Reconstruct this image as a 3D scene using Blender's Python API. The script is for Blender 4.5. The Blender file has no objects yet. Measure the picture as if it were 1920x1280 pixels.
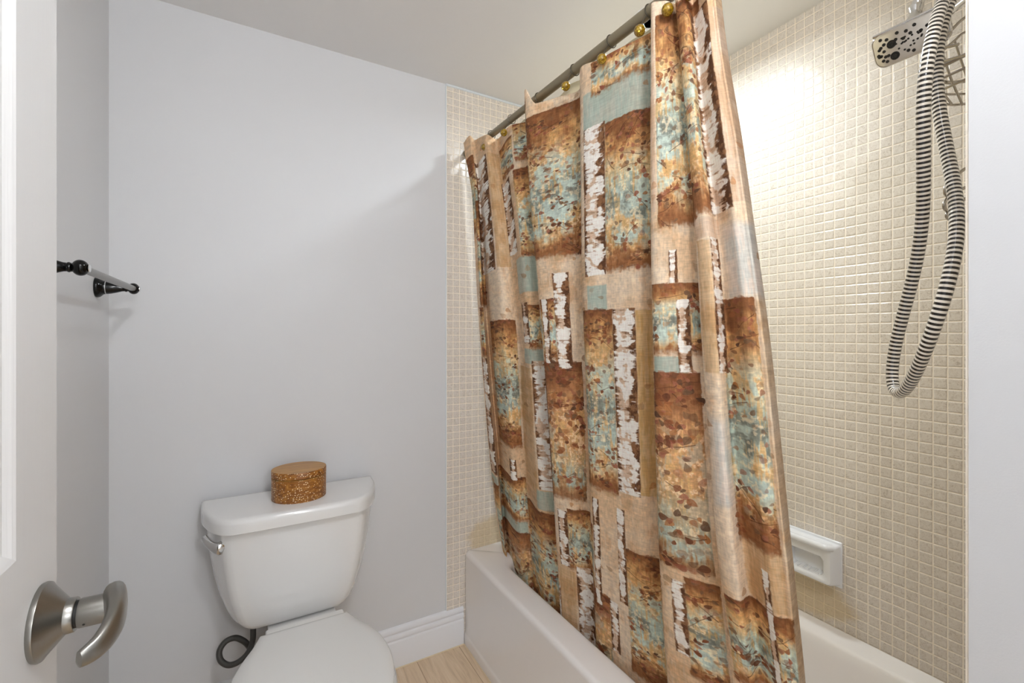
import bpy, bmesh, math, random
import numpy as np
from mathutils import Vector, Matrix
C = bpy.context.scene.collection
PI = math.pi
rnd = random.Random(7)

# ------------------------------------------------------------------ helpers
def tag(o, label=None, cat=None, group=None, kind=None):
    if label: o['label'] = label
    if cat: o['category'] = cat
    if group: o['group'] = group
    if kind: o['kind'] = kind
    return o

def empty(name, loc, label=None, cat=None, group=None):
    o = bpy.data.objects.new(name, None); C.objects.link(o)
    o.empty_display_size = .02
    o.location = loc
    return tag(o, label, cat, group)

def obj(name, verts, faces, mat, parent=None, smooth=True, angle=40):
    me = bpy.data.meshes.new(name)
    me.from_pydata([tuple(v) for v in verts], [], [tuple(f) for f in faces])
    bm = bmesh.new(); bm.from_mesh(me)
    bmesh.ops.recalc_face_normals(bm, faces=bm.faces)
    bm.to_mesh(me); bm.free()
    return link(name, me, mat, parent, smooth, angle)

def link(name, me, mat, parent=None, smooth=True, angle=40):
    if mat: me.materials.append(mat)
    if smooth:
        me.shade_smooth()
        me.set_sharp_from_angle(angle=math.radians(angle))
    o = bpy.data.objects.new(name, me); C.objects.link(o)
    if parent is not None:
        o.parent = parent
        if parent.type == 'EMPTY' or True:
            o.matrix_parent_inverse = Matrix.Translation(-wloc(parent))
    return o

def wloc(o):
    v = Vector(o.location)
    p = o.parent
    return v if p is None else v * 1.0

def join(parts):
    V, F = [], []
    for v, f in parts:
        n = len(V); V += list(v); F += [tuple(i + n for i in q) for q in f]
    return V, F

def box(x0, x1, y0, y1, z0, z1):
    v = [(x, y, z) for x in (x0, x1) for y in (y0, y1) for z in (z0, z1)]
    return v, [(0,1,3,2), (4,6,7,5), (0,4,5,1), (2,3,7,6), (0,2,6,4), (1,5,7,3)]

def rbox(name, x0, x1, y0, y1, z0, z1, r, mat, parent=None, seg=3):
    me = bpy.data.meshes.new(name)
    bm = bmesh.new()
    v, f = box(x0, x1, y0, y1, z0, z1)
    vs = [bm.verts.new(p) for p in v]
    for q in f: bm.faces.new([vs[i] for i in q])
    bmesh.ops.recalc_face_normals(bm, faces=bm.faces)
    if r > 0:
        bmesh.ops.bevel(bm, geom=list(bm.edges), offset=r, segments=seg, profile=.5, affect='EDGES')
    bm.to_mesh(me); bm.free()
    return link(name, me, mat, parent, True, 50)

def loft(rings, cap0=True, cap1=True, closed=True):
    n = len(rings[0]); V = [p for r in rings for p in r]; F = []
    m = n if closed else n - 1
    for j in range(len(rings) - 1):
        for i in range(m):
            a = j*n + i; b = j*n + (i+1) % n
            F.append((a, b, b + n, a + n))
    if cap0: F.append(tuple(range(n))[::-1])
    if cap1: F.append(tuple((len(rings)-1)*n + i for i in range(n)))
    return V, F

def frame(axis):
    a = Vector(axis).normalized()
    h = Vector((0, 0, 1)) if abs(a.z) < .9 else Vector((1, 0, 0))
    u = a.cross(h).normalized(); w = a.cross(u).normalized()
    return a, u, w

def lathe(origin, axis, prof, n=32, cap0=True, cap1=True):
    """prof = [(distance along the axis, radius)...]"""
    a, u, w = frame(axis); o = Vector(origin); rings = []
    for d, r in prof:
        rings.append([o + a*d + (u*math.cos(2*PI*i/n) + w*math.sin(2*PI*i/n))*max(r, 1e-5) for i in range(n)])
    return loft(rings, cap0, cap1)

def spline(pts, sub=8, closed=False):
    P = [Vector(p) for p in pts]; out = []; n = len(P)
    rng = range(n if closed else n - 1)
    for i in rng:
        if closed: a, b, c, d = P[(i-1) % n], P[i], P[(i+1) % n], P[(i+2) % n]
        else: a, b, c, d = P[max(i-1, 0)], P[i], P[i+1], P[min(i+2, n-1)]
        for k in range(sub):
            t = k/sub
            out.append(.5*((2*b) + (c-a)*t + (2*a-5*b+4*c-d)*t*t + (-a+3*b-3*c+d)*t**3))
    if not closed: out.append(P[-1])
    return out

def sweep(path, r, n=12, cap=True, closed=False):
    """tube along path; r a number or a list"""
    P = [Vector(p) for p in path]; m = len(P); rings = []
    def tangent(i):
        if closed: return (P[(i+1) % m] - P[(i-1) % m]).normalized()
        return (P[min(i+1, m-1)] - P[max(i-1, 0)]).normalized()
    T = tangent(0); _, u, w = frame(T)
    for i in range(m):
        t = tangent(i)
        q = T.rotation_difference(t); u = q @ u; T = t
        u = (u - t*u.dot(t)).normalized(); w = t.cross(u)
        rr = r[i] if isinstance(r, (list, tuple)) else r
        rings.append([P[i] + (u*math.cos(2*PI*k/n) + w*math.sin(2*PI*k/n))*rr for k in range(n)])
    if closed: rings.append(rings[0])
    return loft(rings, cap and not closed, cap and not closed)

def rrect(cx, cy, hx, hy, r, z, n=6):
    out = []
    for sx, sy, a0 in ((1, 1, 0), (-1, 1, 90), (-1, -1, 180), (1, -1, 270)):
        for k in range(n + 1):
            a = math.radians(a0 + 90*k/n)
            out.append(Vector((cx + sx*(hx-r) + r*math.cos(a), cy + sy*(hy-r) + r*math.sin(a), z)))
    return out

# ------------------------------------------------------------------ materials
def srgb(r, g, b):
    f = lambda c: (c/255/12.92) if c/255 <= .04045 else ((c/255+.055)/1.055)**2.4
    return (f(r), f(g), f(b), 1)

class N:
    def __init__(s, name):
        s.m = bpy.data.materials.new(name); s.m.use_nodes = True
        s.t = s.m.node_tree; s.b = s.t.nodes['Principled BSDF']
    def n(s, t, **kw):
        x = s.t.nodes.new(t)
        for k, v in kw.items(): setattr(x, k, v)
        return x
    def l(s, a, b): s.t.links.new(a, b)
    def setv(s, sock, v):
        if hasattr(v, 'is_output'): s.l(v, sock)
        else: sock.default_value = v
    def math(s, op, a, b=None, c=None, clamp=False):
        x = s.n('ShaderNodeMath', operation=op, use_clamp=clamp)
        for i, v in enumerate((a, b, c)):
            if v is not None: s.setv(x.inputs[i], v)
        return x.outputs[0]
    def coords(s, kind='Object'):
        return s.n('ShaderNodeTexCoord').outputs[kind]
    def sep(s, v):
        x = s.n('ShaderNodeSeparateXYZ'); s.l(v, x.inputs[0]); return x.outputs
    def mapping(s, v, scale=(1,1,1), loc=(0,0,0)):
        x = s.n('ShaderNodeMapping'); s.l(v, x.inputs[0])
        x.inputs['Scale'].default_value = scale; x.inputs['Location'].default_value = loc
        return x.outputs[0]
    def noise(s, v, scale, detail=3, rough=.55, dist=0):
        x = s.n('ShaderNodeTexNoise'); s.l(v, x.inputs['Vector'])
        x.inputs['Scale'].default_value = scale; x.inputs['Detail'].default_value = detail
        x.inputs['Roughness'].default_value = rough; x.inputs['Distortion'].default_value = dist
        return x.outputs['Fac']
    def ramp(s, f, stops):
        x = s.n('ShaderNodeValToRGB'); s.l(f, x.inputs[0])
        e = x.color_ramp.elements
        while len(e) > 1: e.remove(e[-1])
        e[0].position, e[0].color = stops[0]
        for p, c in stops[1:]:
            k = e.new(p); k.color = c
        return x.outputs[0]
    def mix(s, f, a, b, blend='MIX'):
        x = s.n('ShaderNodeMix', data_type='RGBA', blend_type=blend)
        s.setv(x.inputs[0], f); s.setv(x.inputs[6], a); s.setv(x.inputs[7], b)
        return x.outputs[2]
    def mapr(s, v, a, b, c=0, d=1):
        x = s.n('ShaderNodeMapRange', interpolation_type='SMOOTHSTEP'); s.setv(x.inputs[0], v)
        for i, q in enumerate((a, b, c, d)): x.inputs[i+1].default_value = q
        return x.outputs[0]
    def bump(s, h, strength, dist, normal=None):
        x = s.n('ShaderNodeBump'); s.l(h, x.inputs['Height'])
        x.inputs['Strength'].default_value = strength; x.inputs['Distance'].default_value = dist
        if normal is not None: s.l(normal, x.inputs['Normal'])
        return x.outputs[0]
    def set(s, **kw):
        names = dict(color='Base Color', rough='Roughness', metal='Metallic', normal='Normal', coat='Coat Weight',
                     trans='Transmission Weight', ior='IOR', spec='Specular IOR Level', coatr='Coat Roughness')
        for k, v in kw.items(): s.setv(s.b.inputs[names[k]], v)
        return s

def plain(name, col, rough=.5, metal=0, **kw):
    return N(name).set(color=col, rough=rough, metal=metal, **kw).m

def m_paint(name, col, rough=.55, grain=.12):
    a = N(name); co = a.coords()
    h = a.noise(co, 420, 2, .6)
    h2 = a.noise(co, 6, 2)
    c = a.mix(a.math('MULTIPLY', h2, .10), col, tuple(x*.92 for x in col[:3]) + (1,))
    return a.set(color=c, rough=rough, normal=a.bump(h, grain, .0012)).m

def m_tile(name, ax, ay, ox, oy, p=.0285, stain=None):
    """mosaic tile, ax/ay the axes across and up, ox/oy where a joint lies"""
    a = N(name); co = a.coords(); s = a.sep(co)
    wob = a.math('MULTIPLY', a.math('SUBTRACT', a.noise(co, 60, 1), .5), .0016)
    def joint(v, o):
        q = a.math('DIVIDE', a.math('SUBTRACT', a.math('ADD', v, wob), o), p)
        fr = a.math('FRACT', q)
        d = a.math('MULTIPLY', a.math('MINIMUM', fr, a.math('SUBTRACT', 1, fr)), p)
        return d, a.math('FLOOR', q)
    dx, ix = joint(s[ax], ox); dy, iy = joint(s[ay], oy)
    d = a.math('MINIMUM', dx, dy)
    mask = a.mapr(d, .0008, .0021)
    cell = a.n('ShaderNodeCombineXYZ'); a.l(ix, cell.inputs[0]); a.l(iy, cell.inputs[1])
    wn = a.n('ShaderNodeTexWhiteNoise', noise_dimensions='3D'); a.l(cell.outputs[0], wn.inputs['Vector'])
    shift = a.n('ShaderNodeVectorMath', operation='ADD'); a.l(co, shift.inputs[0]); a.l(wn.outputs['Color'], shift.inputs[1])
    vein = a.noise(shift.outputs[0], 160, 4, .7, 1.2)
    blot = a.noise(shift.outputs[0], 45, 3)
    body = a.ramp(vein, [(.33, srgb(176,164,150)), (.46, srgb(215,206,196)), (.64, srgb(226,220,212))])
    body = a.mix(a.math('MULTIPLY', blot, .45), body, srgb(212,202,189))
    body = a.mix(a.math('MULTIPLY', wn.outputs['Value'], .22), body, srgb(232,226,218))
    grout = a.mix(a.noise(co, 25, 2), srgb(250,242,230), srgb(243,229,208))
    col = a.mix(mask, grout, body)
    if stain:          # hard-water yellowing below the soap dish
        cu_, cv_, ru, rv = stain
        e = a.math('ADD', a.math('POWER', a.math('DIVIDE', a.math('SUBTRACT', s[ax], cu_), ru), 2), a.math('POWER', a.math('DIVIDE', a.math('SUBTRACT', s[ay], cv_), rv), 2))
        e = a.math('ADD', e, a.math('MULTIPLY', a.math('SUBTRACT', a.noise(co, 18, 4, .7), .5), 1.6))
        col = a.mix(a.mapr(e, 1.15, .45, 0, .55), col, srgb(205,180,128))
    hgt = a.math('ADD', a.mapr(d, .0004, .0035), a.math('MULTIPLY', vein, .10))
    tilt = a.math('MULTIPLY', a.noise(shift.outputs[0], 30, 1), .35)
    nrm = a.bump(a.math('ADD', hgt, tilt), 1.0, .0012)
    return a.set(color=col, rough=a.mapr(mask, 0, 1, .7, .15), normal=nrm).m

def m_floor():
    a = N('oak plank floor'); co = a.coords(); s = a.sep(co)
    w = .178
    q = a.math('DIVIDE', a.math('SUBTRACT', s[0], .735), w)
    fr = a.math('FRACT', q); ix = a.math('FLOOR', q)
    d = a.math('MULTIPLY', a.math('MINIMUM', fr, a.math('SUBTRACT', 1, fr)), w)
    comb = a.n('ShaderNodeCombineXYZ'); a.l(ix, comb.inputs[0])
    wn = a.n('ShaderNodeTexWhiteNoise'); a.l(comb.outputs[0], wn.inputs['Vector'])
    add = a.n('ShaderNodeVectorMath', operation='ADD'); a.l(co, add.inputs[0]); a.l(wn.outputs['Color'], add.inputs[1])
    g1 = a.noise(a.mapping(add.outputs[0], (55, 4, 1)), 1.0, 5, .65, 1.4)
    g2 = a.noise(a.mapping(add.outputs[0], (260, 9, 1)), 1.0, 3, .6)
    c = a.ramp(g1, [(.28, srgb(188,160,128)), (.5, srgb(222,198,166)), (.72, srgb(234,214,188))])
    c = a.mix(a.math('MULTIPLY', g2, .4), c, srgb(196,166,134))
    c = a.mix(a.math('MULTIPLY', wn.outputs['Value'], .35), c, srgb(234,216,190))
    c = a.mix(a.mapr(d, .0006, .0018), srgb(168,138,108), c)
    return a.set(color=c, rough=.42, normal=a.bump(g2, .12, .001)).m

def m_door():
    a = N('white embossed door paint'); co = a.coords(); s = a.sep(co)
    gv = a.noise(a.mapping(co, (300, 420, 6)), 1.0, 2, .5, .6)
    return a.set(color=srgb(212,212,212), rough=.42, normal=a.bump(gv, .35, .0006)).m

def m_brushed(name, col, rough=.3, axis=(1, 1, 1)):
    a = N(name); co = a.coords()
    g = a.noise(a.mapping(co, axis), 1.0, 3, .6)
    return a.set(color=col, metal=1.0, rough=a.mapr(g, .2, .8, rough*.7, rough*1.35), normal=a.bump(g, .05, .0004)).m

def m_wood_box():
    a = N('speckled brown wood'); co = a.coords()
    g = a.noise(a.mapping(co, (7, 70, 60)), 1.0, 5, .65, 1.5)
    c = a.ramp(g, [(.30, srgb(84,44,12)), (.5, srgb(146,90,30)), (.70, srgb(192,134,58))])
    s = a.sep(co)
    # white dots painted round the sides
    vo = a.n('ShaderNodeTexVoronoi', feature='F1'); a.l(co, vo.inputs['Vector'])
    vo.inputs['Scale'].default_value = 165; vo.inputs['Randomness'].default_value = .75
    rn = a.sep(vo.outputs['Color'])[0]
    lim = a.math('MULTIPLY_ADD', rn, .14, .16)
    dot = a.math('LESS_THAN', vo.outputs['Distance'], lim)
    nz = a.sep(a.n('ShaderNodeNewGeometry').outputs['Normal'])[2]
    side = a.math('LESS_THAN', nz, .6)
    dot = a.math('MULTIPLY', dot, side)
    topm = a.math('GREATER_THAN', nz, .6)
    c = a.mix(a.math('MULTIPLY', topm, .45), c, srgb(204,160,92))
    return a.set(color=a.mix(dot, c, srgb(246,226,184)), rough=.38).m

def m_hose():
    a = N('chrome shower hose with painted reflections'); uv = a.sep(a.coords('UV'))
    f = a.math('FRACT', uv[0])
    st = a.mapr(a.math('ABSOLUTE', a.math('SUBTRACT', f, .5)), .225, .27)
    col = a.mix(st, srgb(236,228,216), srgb(22,18,16))  # bright and dark reflections of ridged chrome, painted on as stripes
    h = a.math('SINE', a.math('MULTIPLY', uv[0], 2*PI))
    return a.set(color=col, rough=.18, coat=.6, normal=a.bump(h, .25, .001)).m

def m_braid():
    a = N('dark braided supply hose'); uv = a.sep(a.coords('UV'))
    h = a.math('MULTIPLY', a.math('SINE', a.math('MULTIPLY', uv[0], 2*PI*3)), a.math('SINE', a.math('MULTIPLY', uv[1], 2*PI*8)))
    col = a.mix(a.mapr(h, -.6, .6), srgb(46,45,43), srgb(96,95,92))
    return a.set(color=col, rough=.4, metal=.3, normal=a.bump(h, .4, .0008)).m
CUR_Z=[2.03, 1.85, 1.65, 1.45, 1.25, 1.05, 0.85, 0.6, 0.4, 0.15]
CUR_XY=[
  [[0.736,1.6764],[0.7648,1.6671],[0.787,1.6868],[0.7963,1.6844],[0.8056,1.6717],[0.8232,1.6732],[0.841,1.6721],[0.8752,1.6841],[0.9025,1.6678],[0.927,1.5904]],
  [[0.73,1.6091],[0.7546,1.6083],[0.7692,1.6118],[0.7764,1.6035],[0.7836,1.586],[0.8018,1.5867],[0.821,1.5863],[0.8593,1.61],[0.89,1.6116],[0.912,1.58]],
  [[0.7495,1.5951],[0.778,1.6182],[0.8047,1.6457],[0.8161,1.6447],[0.8276,1.6345],[0.8446,1.6313],[0.861,1.6234],[0.891,1.6362],[0.915,1.6406],[0.942,1.6438]],
  [[0.7383,1.49],[0.7579,1.4937],[0.7692,1.4752],[0.7764,1.4591],[0.7836,1.4393],[0.8018,1.4453],[0.821,1.449],[0.8593,1.4785],[0.89,1.4965],[0.912,1.5052]],
  [[0.7885,1.4916],[0.7995,1.4696],[0.8118,1.4395],[0.8241,1.4247],[0.8364,1.4113],[0.8532,1.423],[0.869,1.4275],[0.8973,1.4393],[0.92,1.4476],[0.948,1.4743]],
  [[0.761,1.3603],[0.7683,1.3455],[0.7763,1.3163],[0.7844,1.2953],[0.7924,1.2757],[0.8104,1.2836],[0.829,1.2901],[0.8657,1.3156],[0.895,1.3381],[0.918,1.3558]],
  [[0.7858,1.2682],[0.7964,1.2692],[0.8083,1.2613],[0.8201,1.2476],[0.832,1.2351],[0.8489,1.2335],[0.865,1.2338],[0.8942,1.2488],[0.9175,1.261],[0.945,1.281]],
  [[0.7195,1.1801],[0.7457,1.2071],[0.7586,1.2017],[0.7645,1.1796],[0.7704,1.1581],[0.7889,1.159],[0.809,1.166],[0.8498,1.1982],[0.8825,1.2254],[0.903,1.2361]],
  [[0.7638,1.0957],[0.7714,1.0998],[0.7799,1.0986],[0.7883,1.0933],[0.7968,1.0848],[0.8146,1.0895],[0.833,1.0986],[0.8688,1.1254],[0.8975,1.1476],[0.921,1.1632]],
  [[0.7885,1.008],[0.7995,1.0202],[0.8118,1.0327],[0.8241,1.0432],[0.8364,1.0477],[0.8532,1.0554],[0.869,1.0651],[0.8973,1.0851],[0.92,1.1002],[0.948,1.1204]],
  [[0.75,0.9478],[0.7557,0.9534],[0.7621,0.9585],[0.7685,0.962],[0.7748,0.9592],[0.7932,0.9689],[0.813,0.9834],[0.853,1.0171],[0.885,1.0436],[0.906,1.0554]],
  [[0.7555,0.8717],[0.762,0.8784],[0.7692,0.8852],[0.7764,0.8894],[0.7836,0.8887],[0.8018,0.8985],[0.821,0.9109],[0.8593,0.94],[0.89,0.9594],[0.912,0.9684]],
  [[0.7638,0.7834],[0.7714,0.7914],[0.7799,0.8],[0.7883,0.8052],[0.7968,0.8071],[0.8146,0.8167],[0.833,0.8265],[0.8688,0.8492],[0.8975,0.8596],[0.921,0.8641]],
  [[0.7885,0.728],[0.7995,0.7389],[0.8118,0.751],[0.8241,0.7593],[0.8364,0.7653],[0.8532,0.7738],[0.869,0.7801],[0.8973,0.7922],[0.92,0.7919],[0.948,0.7964]],
  [[0.739,0.6955],[0.7432,0.7001],[0.7479,0.7053],[0.7526,0.7072],[0.7573,0.7063],[0.7761,0.7168],[0.797,0.728],[0.8403,0.7522],[0.875,0.7647],[0.894,0.7608]],
  [[0.75,0.6746],[0.7557,0.67],[0.7621,0.6651],[0.7685,0.6599],[0.7748,0.6561],[0.7932,0.6594],[0.813,0.6629],[0.853,0.67],[0.885,0.676],[0.906,0.67]],
  [[0.772,0.6572],[0.7808,0.6458],[0.7905,0.6333],[0.8003,0.6227],[0.81,0.6173],[0.8275,0.614],[0.845,0.6089],[0.8783,0.6005],[0.905,0.5989],[0.93,0.5924]],
  [[0.7472,0.6443],[0.7526,0.631],[0.7586,0.6155],[0.7645,0.6016],[0.7704,0.5931],[0.7889,0.5908],[0.809,0.5866],[0.8498,0.5846],[0.8825,0.5882],[0.903,0.5783]],
  [[0.7445,0.6199],[0.7495,0.6073],[0.755,0.5899],[0.7605,0.57],[0.7661,0.558],[0.7846,0.556],[0.805,0.5494],[0.8467,0.5448],[0.88,0.5455],[0.9,0.5308]],
  [[0.772,0.6228],[0.7808,0.6125],[0.7905,0.5968],[0.8003,0.5755],[0.81,0.5642],[0.8275,0.5618],[0.845,0.552],[0.8783,0.5388],[0.905,0.5314],[0.93,0.5168]],
  [[0.7555,0.5827],[0.762,0.571],[0.7692,0.5488],[0.7764,0.5252],[0.7836,0.5075],[0.8018,0.501],[0.821,0.4918],[0.8593,0.4855],[0.89,0.4862],[0.912,0.4766]],
  [[0.7638,0.5752],[0.7714,0.5631],[0.7799,0.5373],[0.7883,0.514],[0.7968,0.493],[0.8146,0.4831],[0.833,0.473],[0.8688,0.469],[0.8975,0.4724],[0.921,0.4695]],
  [[0.7665,0.5701],[0.7745,0.558],[0.7834,0.531],[0.7923,0.5076],[0.8012,0.4855],[0.8189,0.4744],[0.837,0.464],[0.872,0.4604],[0.9,0.4621],[0.924,0.4579]],
  [[0.7863,0.571],[0.797,0.5603],[0.809,0.535],[0.8209,0.5138],[0.8329,0.4937],[0.8498,0.482],[0.8658,0.4706],[0.8948,0.4628],[0.918,0.4616],[0.9456,0.4593]],
]
CUR_U=[0.0, 0.018, 0.0357, 0.0873, 0.1469, 0.1797, 0.235, 0.2478, 0.3113, 0.3659, 0.3805, 0.4334, 0.5004, 0.5605, 0.5728, 0.6245, 0.6808, 0.6934, 0.721, 0.7436, 0.7798, 0.8016, 0.8139, 0.826]
PANELS=[
  ('T', 0.0, 0.024, 1.683, 1.975),
  ('W', 0.0, 0.02, 1.812, 1.866),
  ('T', 0.012, 0.039, 1.39, 1.802),
  ('T', 0.008, 0.021, 1.192, 1.385),
  ('B', 0.003, 0.021, 0.72, 1.187),
  ('C', 0.0, 0.021, 0.656, 0.711),
  ('T', 0.006, 0.021, 0.343, 0.676),
  ('B', 0.025, 0.081, 1.519, 1.946),
  ('Y', 0.087, 0.142, 1.524, 1.946),
  ('T', 0.048, 0.137, 0.864, 1.331),
  ('b', 0.081, 0.106, 0.74, 0.82),
  ('T', 0.028, 0.142, 0.577, 0.75),
  ('C', 0.021, 0.137, 0.527, 0.577),
  ('H', 0.016, 0.151, 0.279, 0.532),
  ('T', 0.147, 0.185, 1.842, 1.956),
  ('b', 0.137, 0.169, 1.564, 1.832),
  ('T', 0.19, 0.248, 1.861, 1.995),
  ('T', 0.18, 0.251, 1.539, 1.837),
  ('C', 0.161, 0.248, 1.42, 1.539),
  ('b', 0.166, 0.185, 1.246, 1.385),
  ('T', 0.18, 0.246, 1.231, 1.375),
  ('C', 0.163, 0.246, 1.182, 1.231),
  ('Y', 0.147, 0.18, 0.735, 1.167),
  ('B', 0.185, 0.248, 0.755, 1.192),
  ('C', 0.176, 0.248, 0.681, 0.75),
  ('T', 0.142, 0.246, 0.279, 0.671),
  ('T', 0.246, 0.378, 1.509, 1.941),
  ('B', 0.291, 0.33, 1.177, 1.46),
  ('T', 0.248, 0.291, 1.202, 1.385),
  ('b', 0.256, 0.275, 1.192, 1.385),
  ('H', 0.246, 0.358, 0.775, 1.197),
  ('B', 0.262, 0.291, 0.542, 0.735),
  ('T', 0.291, 0.381, 0.542, 0.745),
  ('B', 0.311, 0.378, 0.284, 0.557),
  ('b', 0.246, 0.256, 0.294, 0.458),
  ('Y', 0.256, 0.305, 0.284, 0.532),
  ('C', 0.388, 0.573, 1.797, 1.901),
  ('T', 0.409, 0.572, 1.886, 1.97),
  ('B', 0.388, 0.44, 1.43, 1.812),
  ('T', 0.44, 0.572, 1.435, 1.802),
  ('C', 0.393, 0.44, 1.341, 1.405),
  ('T', 0.377, 0.453, 0.859, 1.341),
  ('B', 0.453, 0.507, 0.874, 1.341),
  ('G', 0.507, 0.573, 0.879, 1.336),
  ('b', 0.384, 0.403, 0.502, 0.83),
  ('b', 0.446, 0.466, 0.552, 0.825),
  ('H', 0.377, 0.421, 0.269, 0.542),
  ('T', 0.466, 0.572, 0.363, 0.72),
  ('b', 0.421, 0.44, 0.383, 0.537),
  ('L', 0.579, 0.589, 1.539, 1.966),
  ('T', 0.594, 0.702, 1.504, 1.951),
  ('b', 0.613, 0.63, 1.385, 1.455),
  ('T', 0.573, 0.692, 1.236, 1.385),
  ('b', 0.625, 0.65, 1.197, 1.35),
  ('C', 0.575, 0.643, 1.192, 1.231),
  ('H', 0.572, 0.663, 0.76, 1.197),
  ('B', 0.594, 0.613, 0.547, 0.73),
  ('T', 0.613, 0.668, 0.502, 0.745),
  ('T', 0.692, 0.761, 1.514, 1.946),
  ('L', 0.693, 0.747, 1.465, 1.504),
  ('B', 0.723, 0.741, 1.202, 1.465),
  ('Y', 0.697, 0.723, 1.202, 1.46),
  ('W', 0.702, 0.734, 0.944, 1.112),
  ('B', 0.734, 0.783, 1.514, 1.921),
  ('L', 0.785, 0.826, 1.524, 1.906),
  ('W', 0.754, 0.826, 1.345, 1.484),
  ('T', 0.736, 0.803, 0.874, 1.345),
  ('Y', 0.741, 0.805, 0.765, 0.894),
  ('b', 0.769, 0.78, 0.606, 0.839),
  ('T', 0.699, 0.814, 0.582, 0.76),
]
# ------------------------------------------------------------------ dimensions (metres; the camera stands over the origin)
HC = 2.30                      # ceiling
XL, XR = -.367, 1.52           # left wall, tiled long wall of the tub
YB, YF = 1.744, .22            # toilet wall, fixture wall of the tub
XT = .767                      # front of the tub
XW = .797                      # face of the short wall beside the camera
CAMZ = 1.2746

M = {}
M['wall'] = m_paint('light grey wall paint', srgb(213,214,216))
M['ceiling'] = m_paint('white ceiling paint', srgb(234,234,234), .7, .2)
M['trim'] = plain('white trim paint', srgb(228,229,232), .35)
M['door'] = m_door()
M['caulk'] = plain('pale caulk', srgb(218,224,228), .5)
M['cream'] = plain('cream caulk', srgb(224,206,178), .6)
M['tile_back'] = m_tile('beige mosaic tile end wall', 0, 2, .686, .4795, stain=(.90, .42, .13, .09))
M['tile_right'] = m_tile('beige mosaic tile long wall', 1, 2, .6499, .5972, stain=(.80, .47, .16, .07))
M['floor'] = m_floor()
M['china'] = plain('white vitreous china', srgb(226,226,225), .12, coat=.4)
M['seat'] = plain('white seat plastic', srgb(226,226,224), .25)
M['tub'] = plain('glossy tub enamel', srgb(236,232,229), .09, coat=.5)
M['dish'] = plain('bright white glazed ceramic', srgb(236,238,242), .14, coat=.3)
M['chrome'] = plain('chrome', srgb(222,222,222), .08, 1)
M['steel'] = plain('satin steel wire', srgb(176,170,160), .25, 1)
M['nickel'] = plain('brushed nickel', srgb(150,148,143), .3, 1)
M['rod'] = plain('bronze grey rod', srgb(138,127,104), .4, .35)
M['hook'] = plain('dark wire', srgb(96,90,78), .3, .8)
M['black'] = plain('glossy black metal', srgb(7,7,7), .16, 0, spec=.35)
M['barsteel'] = plain('satin grey bar', srgb(150,149,147), .35, .7)
M['dark'] = plain('dark rubber', srgb(20,19,19), .5)
M['box'] = m_wood_box()
M['hose'] = m_hose()
M['braid'] = m_braid()
M['liner'] = plain('cream vinyl liner', srgb(232,220,186), .35)

# ------------------------------------------------------------------ setting
def struct(name, vf, mat, parent=None, smooth=False):
    o = obj(name, vf[0], vf[1], mat, parent, smooth)
    if parent is None: o['kind'] = 'structure'
    return o

T = .10
struct('floor', box(XL - T, XR + T, -1.6, YB + T, -.06, 0), M['floor'])
struct('ceiling', box(XL - T, XR + T, -1.6, YB + T, HC, HC + .06), M['ceiling'])
struct('wall_left', box(XL - T, XL, -1.6, YB + T, 0, HC), M['wall'])
struct('wall_back', box(XL, XR + T, YB, YB + T, 0, HC), M['wall'])
struct('wall_right', box(XR, XR + T, -1.6, YB, 0, HC), M['tile_right'])
struct('wall_back_tiled', box(.686, XR, YB - .004, YB, .0, HC - .006), M['tile_back'])
struct('wall_front', box(XW, XR, -1.6, YF - .004, 0, HC), M['wall'])
struct('wall_front_tiled', box(XW + .004, XR, YF - .004, YF, .38, HC - .006), M['tile_back'])
struct('wall_entry', join([box(XL, -.185, -.24, -.14, 0, HC), box(.60, XW, -.24, -.14, 0, HC), box(-.185, .60, -.24, -.14, 2.06, HC)]), M['wall'])
struct('trim_1', sweep([(.684, YB - .004, HC - .004), (XR - .002, YB - .004, HC - .004)], .005, 8), M['caulk'], smooth=True)
struct('trim_2', sweep([(.6845, YB - .001, .155), (.6845, YB - .001, HC)], .0026, 8), M['caulk'], smooth=True)

def baseboard(name, a, b, inward):
    """colonial profile swept from a to b; inward = direction off the wall"""
    prof = [(0, 0), (.014, 0), (.014, .098), (.0125, .1015), (.0095, .104), (.0095, .108), (.0135, .1115), (.0135, .122),
            (.011, .126), (.0085, .128), (.0085, .132), (.0115, .136), (.0105, .146), (.006, .152), (.002, .1545), (0, .155)]
    a = Vector(a); b = Vector(b); i = Vector(inward)
    rings = [[p + i*d + Vector((0, 0, z)) for d, z in prof] for p in (a, b)]
    v, f = loft(rings)
    return struct(name, (v, f), M['trim'], smooth=True)
baseboard('baseboard_back', (XL, YB, 0), (.7585, YB, 0), (0, -1, 0))
baseboard('baseboard_left', (XL, -.138, 0), (XL, YB - .015, 0), (1, 0, 0))
struct('trim_3', sweep([(XL + .016, YB - .0155, .0015), (.757, YB - .0155, .0015)], .0022, 6), M['cream'], smooth=True)
struct('trim_4', sweep([(.7585, YB - .018, .0015), (.7585, YF + .005, .0015)], .0022, 6), M['cream'], smooth=True)

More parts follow.
